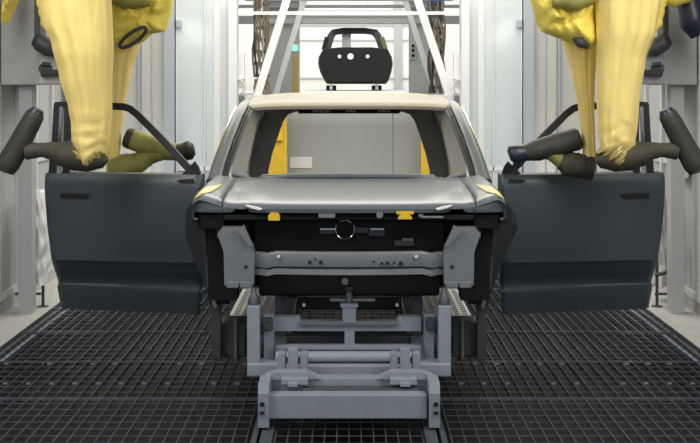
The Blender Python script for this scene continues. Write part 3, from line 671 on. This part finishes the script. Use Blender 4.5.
def drape(t, pts_px, y, m, name='shoulder_cover', seed=0, fold=.06):
    """a slack fabric bag over the robot shoulder: outline in front view, padded in depth with folds"""
    rnd = random.Random(seed); cx = sum(p[0] for p in pts_px)/len(pts_px); cy = sum(p[1] for p in pts_px)/len(pts_px)
    out = []
    for i, p in enumerate(pts_px):
        q = pts_px[(i+1) % len(pts_px)]
        for u in range(5): out.append((p[0]+(q[0]-p[0])*u/5, p[1]+(q[1]-p[1])*u/5))
    k = MB()
    def lay(sc, dd):
        r = []
        for i, (px, py) in enumerate(out):
            qx, qy = cx+(px-cx)*sc, cy+(py-cy)*sc
            f_ = fold*(2.2*noise.noise(Vector((qx*.06+qy*.05+seed, qy*.03-qx*.02, seed)))+1.6*noise.noise(Vector((qx*.16-qy*.10, qy*.10+qx*.08+seed, 3.0))))
            v = W(qx, qy, y); v.y += dd+f_*(.3+.7*(1-abs(sc)) if sc < 1 else .2); r.append(v)
        return r
    k.ring([lay(.06, -.16), lay(.18, -.16), lay(.3, -.155), lay(.42, -.15), lay(.54, -.145), lay(.66, -.13), lay(.77, -.11), lay(.87, -.085), lay(.95, -.05), lay(1.0, 0), lay(.93, .10), lay(.6, .18), lay(.1, .2)])
    return k.build(name, m, t, 80)

def far_robot(sg, dx, YF, label):
    m = (lambda p: p+dx) if sg < 0 else (lambda p: 2*CX-p+dx)
    Wp = lambda p, q, y=YF: W(m(p), q, y)
    t = thing('paint_robot', (sg*2.85, 5.2, 0), label, 'robot', 'far paint robots')
    tb = [(10, 96, 152), (42, 104, 140), (75, 108, 131), (105, 109, 125), (140, 108, 121), (172, 106, 118)]
    tb = [(q, *sorted((m(a), m(c)))) for q, a, c in tb]
    sleeve('forearm_cover', 'fabric', t, tb, YF, .14, 6, 5 if sg < 0 else 8, .04)
    drape(t, [(527, -25), (530, 0), (536, 20), (542, 32), (562, 40), (580, 47), (589, 50), (596, 42), (598, 10), (598, -25)] if sg > 0 else [(m(p), q) for p, q in ((104, -25), (176, -25), (174, 0), (170, 18), (165, 32), (150, 34), (143, 42), (128, 48), (112, 44), (100, 25))], YF-.25, 'fabric2', seed=1 if sg < 0 else 4)
    k = blob([Wp(112, -2, YF-.42), Wp(128, 2, YF-.46), Wp(150, 0, YF-.45)], [.05, .06, .05], 14, .1, 3); k.build('cover_fold', 'olive', t, 80)
    # opening ring in the cover
    if sg < 0:
        k = MB(); c0 = Wp(133, 37.5, YF-.44); R = Matrix.Rotation(math.radians(-36), 3, 'Y')
        k.tube([c0+R @ Vector((.125*math.cos(a*PI/14), -.03*math.sin(a*PI/14), .036*math.sin(a*PI/14))) for a in range(29)], .015, 8); k.build('cover_ring', 'mech', t)
    else:
        k = blob([W(574, 37, YF-.38), W(581, 42, YF-.38), W(588, 47, YF-.36)], [.025, .04, .02], 12); k.build('cover_eyelet', 'mech', t)
    k = blob([Wp(120, -40, YF), (sg*2.3, YF+1.2, 3.3), (sg*2.65, 5.2, 3.2)], [.22, .22, .2], 18); k.build('upper_arm_cover', 'fabric2', t, 80)
    k = MB(); k.box(sg*3.0, sg*2.6, 4.9, 5.7, 2.6, 3.6, .012); k.build('carriage', 'box', t, 0)
    k = MB(); k.box(sg*2.95, sg*2.80, 5.1, 5.25, .0, 2.6, .008); k.build('post', 'box', t, 0)
    # wrist arm and atomizer
    if sg < 0:
        k = blob([Wp(110, 168), Wp(124, 166), Wp(138, 163), Wp(150, 156), Wp(164, 150)], [.09, .10, .085, .07, .075], 20, .04, 2); k.build('wrist_cover', 'olive', t, 80)
        k = blob([Wp(128, 138), Wp(134, 140), Wp(150, 145), Wp(168, 151), Wp(176, 152)], [.072, .088, .088, .078, .07], 22, .02, 4); at = k.build('atomizer', 'olive', t, 60)
        k = blob([Wp(174, 152), Wp(184, 152), Wp(190, 150), Wp(194, 149)], [.065, .075, .080, .05], 20); k.build('turbine_housing', 'gun', at, 60)
        k = MB(); k.tube([Wp(125, 137), Wp(127, 137.7), Wp(132, 139.4)], [.070, .084, .090], 18); k.build('bell_cup', 'gun', at)
    else:
        k = blob([Wp(110, 168), Wp(122, 166), Wp(135, 164), Wp(143, 161)], [.09, .09, .09, .06], 20, .04, 2); k.build('wrist_cover', 'olived', t, 80)
        k = blob([Wp(140, 162), Wp(150, 155), Wp(158, 150)], [.055, .05, .06], 18); k.build('wrist_link', 'olive', t, 60)
        k = blob([Wp(123, 138), Wp(126, 139), Wp(145, 144), Wp(165, 150), Wp(178, 153)], [.066, .082, .082, .078, .06], 22, .02, 4); at = k.build('atomizer', 'gun', t, 60)
        k = blob([Wp(174, 152), Wp(186, 154), Wp(191, 154), Wp(194, 155)], [.055, .068, .066, .045], 20); k.build('turbine_housing', 'navy', at, 60)
far_robot(-1, 0, 2.3, 'farther paint robot in a yellow cover behind the left door')
far_robot(1, 5, 1.02, 'farther paint robot in a yellow cover behind the right door')

# top corner pieces: another cover on the left, dark hose elbow on the right
t = thing('cover_flap', (-2.8, 2.6, 3.0), 'yellow fabric flap hanging in the top left corner', 'cover')
drape(t, [(3, -30), (16, -30), (14, 2), (9, 12), (5, 22), (3, 25)], 2.2, 'fabric2', name='flap', seed=6)
t = thing('hose_elbow', (2.8, 2.4, 3.0), 'dark rubber hose elbow with a yellow collar in the top right corner', 'hose')
k = blob([W(688, -14, 2.1), W(690, 2, 2.1), W(694, 20, 2.1), W(701, 34, 2.1)], [.08, .11, .12, .09], 20); k.build('hose', 'navy', t, 60)
k = blob([W(668, -14, 2.1), W(672, -4, 1.95), W(684, -5, 1.95), W(694, -10, 2.1)], [.07, .09, .07, .05], 18, .05, 4); k.build('collar', 'fabric2', t, 80)

# ---------------------------------------------------------------- things along the side walls
def sheet(sg, p0, p1, q0, q1, y, label):
    rnd = random.Random(5 if sg < 0 else 9); k = MB(); rings = []
    for i in range(31):
        q = q0+(q1-q0)*i/30; u = i/30
        hw = (p1-p0)/2*(.45+.55*math.sin(min(1, u*1.6)*PI/2)*(1-.35*max(0, u-.6)/.4)); pc = (p0+p1)/2
        ring = []
        for j in range(40):
            a = 2*PI*j/40; f_ = 1+.12*math.sin(5*a+i*.35)+.08*math.sin(9*a-i*.5)+.06*math.sin(i*.9+2*a)
            v = W(pc+math.cos(a)*hw*f_, q, y); v.y += math.sin(a)*.13*f_; ring.append(v)
        rings.append(ring)
    k.ring(rings); tag(k.build('plastic_sheet', 'sheet', smooth=80), label, 'plastic sheet', 'plastic sheets on the side walls')
sheet(-1, 25, 49, 190, 284, 3.2, 'crumpled clear plastic sheet hanging on the wall beside the left door')
sheet(1, 650, 668, 182, 285, 3.5, 'crumpled clear plastic sheet hanging on the wall beside the right door')
k = MB(); y = 3.15; k.tube([W(655, 275, y), W(668, 272, y), W(677, 264, y), W(682, 252, y), W(683, 244, y)], .018, 10); tag(k.build('drain_hose', 'mech'), 'thin dark hose curving below the white plastic sheet on the right', 'hose')
for px, sg in ((19, -1), (684, 1)):
    y = 3.4 if sg < 0 else 3.1
    t = thing('wall_socket', (X(px, y), y, Z(178, y)), 'small white wall fitting under the %s near robot bell' % ('left' if sg < 0 else 'right'), 'fitting', 'white wall fittings')
    k = MB(); k.box(X(px-4, y), X(px+5, y), y, y+.2, Z(178, y), Z(170, y), .008); k.build('body', 'wclip', t, 0)
    k = MB(); k.box(X(px-1, y), X(px+3, y), y-.03, y+.02, Z(170, y), Z(158, y), .006); k.build('plug', 'mech', t, 0)
for sg, px in ((-1, 43), (1, 657)):
    y = 3.2
    k = MB(); x = X(px, y); k.tube([(x, y, .0), (x, y, .42)], .014, 8); k.tube([(x-.02, y, .12), (x+sg*.25, y, .12)], .012, 8); k.tube([(x, y, .0), (x, y, .015)], .05, 12)
    tag(k.build('floor_tap', 'mech'), 'thin pipe stub on the kerb at the outer corner of the %s door' % ('left' if sg < 0 else 'right'), 'pipe', 'pipe stubs on the kerb')
